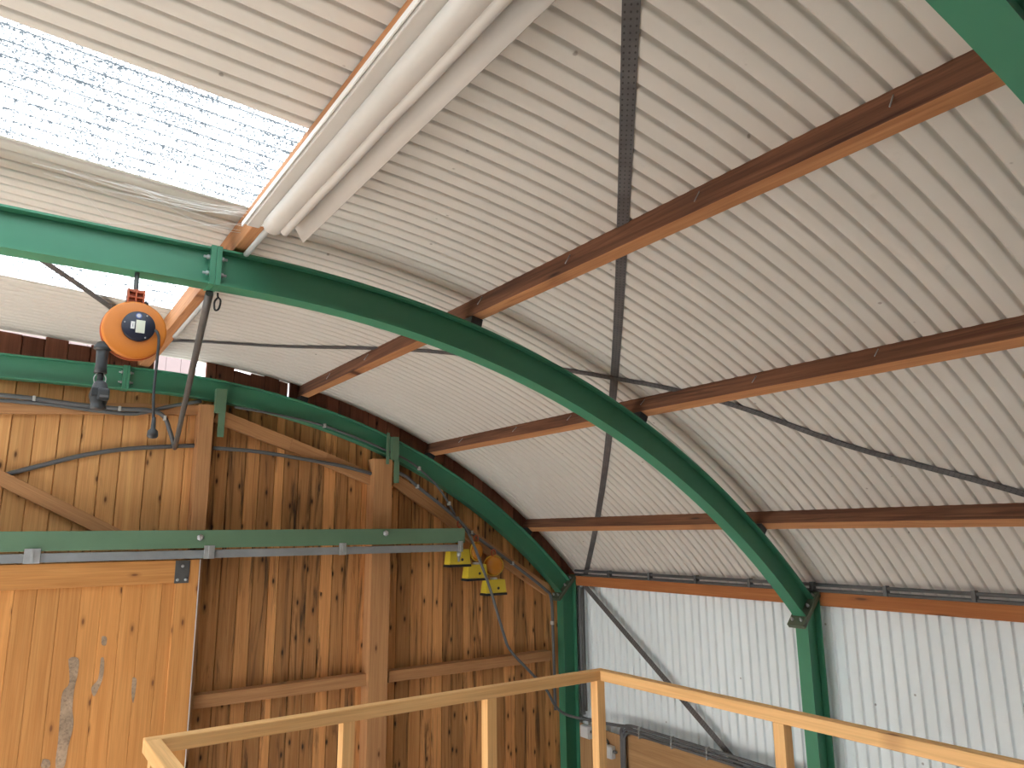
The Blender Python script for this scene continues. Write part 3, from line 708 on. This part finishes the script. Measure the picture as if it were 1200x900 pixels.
# ------------------------------------------------------------------ orange cable reel
RX, RY, RZ = 0.331, 2.885, 0.742
t = thing('cable_reel', 'round orange cable reel hanging from the middle arch with a dark hub', 'cable reel', (RX, RY+0.05, RZ))
R_ = 0.108
MB().lathe([(0.05, 0.0), (0.098, 0.0), (R_-0.003, 0.003), (R_, 0.008), (R_, 0.018), (R_-0.006, 0.022), (R_-0.006, 0.028)], (RX, RY, RZ), (0, 1, 0), 64).build('front_shell', M['orange'], t)
MB().lathe([(R_-0.006, 0.0), (R_+0.002, 0.002), (R_+0.002, 0.016), (R_-0.006, 0.020), (R_-0.006, 0.034), (R_-0.02, 0.044), (0.05, 0.046)], (RX, RY+0.029, RZ), (0, 1, 0), 64).build('rear_shell', M['orange_red'], t)
HX, HZ = RX+0.010, RZ+0.012
hb = MB().lathe([(0.056, 0.012), (0.056, -0.006), (0.053, -0.010), (0.0, -0.011)][::-1], (HX, RY-0.003, HZ), (0, 1, 0), 48).build('hub', M['hub'], t)
yl = RY-0.0152
MB().box((HX-0.010, yl, HZ-0.026), (HX+0.020, yl+0.0012, HZ+0.022)).build('label', M['label'], hb)
sm = MB().box((HX-0.027, yl, HZ-0.014), (HX-0.014, yl+0.0012, HZ+0.014)).build('small_label', M['white'], hb)
MB().box((HX-0.021, yl-0.0006, HZ-0.006), (HX-0.0195, yl, HZ+0.006)).build('mark', M['hub'], hb)
MB().lathe([(0.0105, 0), (0.0105, 0.0012)], (HX-0.003, yl, HZ+0.038), (0, 1, 0), 24).build('round_sticker', M['blue'], hb)
MB().lathe([(0.0055, 0), (0.0075, 0.0004)], (HX-0.003, yl-0.0007, HZ+0.038), (0, 1, 0), 20).build('sticker_ring', M['box_grey'], hb)
for a in (60, 170, 300):
    MB().lathe([(0.003, 0), (0.003, 0.002)], (HX+0.048*math.cos(math.radians(a)), yl-0.0005, HZ+0.048*math.sin(math.radians(a))), (0, 1, 0), 10).build('screw', M['steel'], hb)
# ribbed hanger and rod
bx0, bx1 = RX-0.034, RX+0.024; bz0, bz1 = RZ+0.10, RZ+0.162
m_ = MB()
for xx in (bx0, (bx0+bx1)/2-0.003, bx1-0.006): m_.box((xx, RY+0.012, bz0), (xx+0.006, RY+0.055, bz1-0.004))
for zz in (bz0, bz0+0.024, bz0+0.046): m_.box((bx0, RY+0.014, zz), (bx1, RY+0.053, zz+0.006))
m_.box((bx0, RY+0.03, bz0), (bx1, RY+0.056, bz1)); m_.build('hanger', M['orange_red'], t, 0.001)
MB().lathe([(0.009, 0), (0.009, 0.018)], (bx1-0.002, RY+0.035, bz0+0.012), (1, 0, 0), 12).build('lock_pin', M['black'], t)
MB().tube([(RX-0.004, RY+0.045, bz1-0.01), (RX-0.004, RY+0.060, 0.93), (RX-0.004, FY[1]-0.02, CZ+RI+0.001)], 0.0085, 10).build('rod', M['dark_steel'], t)
# lead hanging from the hub
L = [(HX+0.050, RY-0.006, HZ-0.004), (HX+0.063, RY-0.012, HZ-0.016), (HX+0.070, RY-0.014, HZ-0.045), (0.412, RY-0.010, HZ-0.13), (0.411, RY-0.008, 0.52), (0.417, RY-0.006, 0.43), (0.420, RY-0.005, 0.405)]
ld = MB().tube(smooth_path(L), 0.0052, 8).build('lead', M['rubber'], t)
pg = MB().lathe([(0.0065, 0.03), (0.008, 0.0), (0.0085, -0.012), (0.017, -0.020), (0.019, -0.032), (0.019, -0.040), (0.014, -0.046), (0.004, -0.048)], (0.420, RY-0.005, 0.392), (0, 0, 1), 24).build('plug', M['rubber'], ld)
# outlet cable with heavy socket
SX = 0.238; SY = RY+0.035
MB().lathe([(0.020, 0.0), (0.030, 0.006), (0.030, 0.014), (0.020, 0.030), (0.012, 0.034)], (SX, SY, 0.655), (0, 0, 1), 24).build('cable_guide', M['rubber'], t)
MB().lathe([(0.0215, -0.005), (0.019, 0.02), (0.0185, 0.05), (0.020, 0.075), (0.012, 0.082)][::-1], (SX, SY, 0.578), (0, 0, 1), 24).build('stop_ball', M['rubber'], t)
MB().tube([(SX, SY, 0.582), (SX+0.002, SY, 0.555), (SX, SY, 0.535)], 0.011, 10).build('cord', M['black'], t)
for s_ in (-1, 1): MB().tube(smooth_path([(SX+s_*0.010, SY-0.004, 0.572), (SX+s_*0.019, SY-0.008, 0.552), (SX+s_*0.014, SY-0.006, 0.530)]), 0.0022, 6).build('wire_loop', M['steel'], t)
sk = MB().lathe([(0.013, 0.545), (0.022, 0.535), (0.030, 0.505), (0.032, 0.487), (0.027, 0.468), (0.024, 0.455), (0.027, 0.452), (0.027, 0.442), (0.02, 0.440)][::-1], (SX+0.004, SY, 0), (0, 0, 1), 24).build('socket', M['rubber'], t, 0)
MB().obox((SX+0.014, SY-0.028, 0.492), (0.019, 0.012, 0.022), (Vector((1, 0, 0)), Vector((0, 1, 0)), Vector((0, 0, 1)))).build('hinged_cover', M['rubber'], sk, 0.006)
MB().obox((SX-0.012, SY-0.022, 0.50), (0.012, 0.012, 0.016), (Vector((1, 0, 0)), Vector((0, 1, 0)), Vector((0, 0, 1)))).build('latch', M['black'], sk, 0.004)
MB().obox((SX+0.016, SY-0.041, 0.484), (0.014, 0.002, 0.004), (Vector((1, 0, 0)), Vector((0, 1, 0)), Vector((0, 0, 1)))).build('lip', M['conduit'], sk, 0.001)
# little hook at the joint
h = [Vector((0.632, 3.00, 0.972)), Vector((0.634, 3.0, 0.955)), Vector((0.645, 3.0, 0.94)), Vector((0.640, 3.0, 0.905)), Vector((0.626, 3.0, 0.898)), Vector((0.622, 3.0, 0.93)), Vector((0.632, 3.0, 0.95))]
tag(MB().tube(smooth_path(h), 0.004, 8).build('snap_hook', M['black']), 'small black snap hook under the arch joint beside the slanting pipe', 'hook')

# ------------------------------------------------------------------ warning lamps on the gable
def lamp(bx, lens, handle, label, turn=0.0):
    YL = 5.37
    a, b = atY(bx[0], bx[1], YL), atY(bx[2], bx[3], YL); c = atY(lens[0], lens[1], YL)
    t = thing('warning_lamp', label, 'warning lamp', ((a.x+b.x)/2, YL+0.05, b.z), 'yellow roadwork warning lamps on the gable')
    x0, x1, z0, z1 = a.x, b.x, b.z, a.z
    m_ = MB()
    m_._add([(x0, YL, z0+0.02), (x1, YL, z0+0.02), (x1, YL+0.10, z0+0.02), (x0, YL+0.10, z0+0.02), (x0+0.012, YL+0.012, z1), (x1-0.006, YL+0.012, z1), (x1-0.006, YL+0.09, z1), (x0+0.012, YL+0.09, z1)],
            [(3, 2, 1, 0), (4, 5, 6, 7), (0, 1, 5, 4), (1, 2, 6, 5), (2, 3, 7, 6), (3, 0, 4, 7)])
    bo = m_.build('battery_box', M['yellow'], t, 0.008)
    MB().box((x0-0.003, YL-0.004, z0), (x1+0.003, YL+0.105, z0+0.019)).build('base', M['black'], t, 0.004)
    MB().lathe([(0.012, -0.001), (0.012, 0.003), (0.005, 0.003)], ((x0+x1)/2+0.02, YL+0.003, z0+0.06), (0, -1, 0), 12).build('switch', M['black'], bo)
    r = lens[2]/126.0
    d = Vector((math.sin(turn), -math.cos(turn), 0)); cc = Vector((c.x, YL+0.05, c.z))
    MB().lathe([(0.028, 0), (0.032, 0.01), (0.03, 0.02)], (c.x, YL+0.05, z1-0.004), (0, 0, 1), 20).build('collar', M['box_grey'], t)
    ln = MB().lathe([(r*0.99, 0.0), (r*0.95, 0.018), (r*0.75, 0.030), (r*0.4, 0.037), (0.0, 0.039)], cc, d, 32).build('lens', M['amber'], t)
    MB().lathe([(r*0.99, 0.0), (r*0.95, 0.018), (r*0.75, 0.030), (r*0.4, 0.037), (0.0, 0.039)], cc-d*0.006, -d, 32).build('rear_lens', M['amber'], t)
    MB().tube([cc+Vector((d.y*math.cos(2*pi*k/32), -d.x*math.cos(2*pi*k/32), 0))*r+Vector((0, 0, math.sin(2*pi*k/32)*r)) for k in range(33)], 0.007, 8, False).build('rim', M['amber_rim'], ln)
    hz = atY(handle[0], handle[1], YL).z
    pts = [cc+Vector((0.021*math.cos(2*pi*k/16), 0, hz-c.z+0.026*math.sin(2*pi*k/16))) for k in range(17)]
    MB().tube(pts, 0.007, 8, False).build('handle', M['orange_red'], t)
    MB().box((c.x-0.008, YL+0.044, c.z+r-0.004), (c.x+0.008, YL+0.056, hz-0.016)).build('handle_stem', M['orange_red'], t)
lamp((527, 644, 552, 664), (542, 630, 8), (537, 614), 'yellow warning lamp half hidden behind the end of the green track beam', 0.9)
lamp((548, 662, 572, 680), (561.5, 646, 9.5), (560, 631), 'yellow warning lamp in the middle of three, its dull lens behind a conduit', 0.35)
lamp((570, 680, 594, 697), (582, 663, 10.5), (581, 648), 'yellow warning lamp with bright amber lens, lowest of three', -0.45)

# ------------------------------------------------------------------ cobwebs
def web(label, lines):
    m_ = MB()
    for p, q, sag in lines:
        p, q = Vector(p), Vector(q)
        m_.tube([p.lerp(q, i/8)-Vector((0, 0, sag*4*(i/8)*(1-i/8))) for i in range(9)], 0.0007, 4)
    o = m_.build('cobweb', M['web']); tag(o, label, 'cobweb'); o['kind'] = 'stuff'; return o
L = []
for k in range(16):
    L.append(((0.66, 2.70+random.uniform(0, 0.12), 1.20+random.uniform(-0.03, 0.05)), (random.uniform(-0.1, 0.5), 2.75+random.uniform(0, 0.15), 1.255), random.uniform(0.0, 0.03)))
L.append(((0.66, 2.72, 1.18), (0.20, 2.91, 1.14), 0.01)); L.append(((0.05, 2.80, 1.255), (0.22, 2.91, 1.138), 0.0))
web('dusty cobweb in the corner where the skylight, ridge timber and middle arch meet', L)
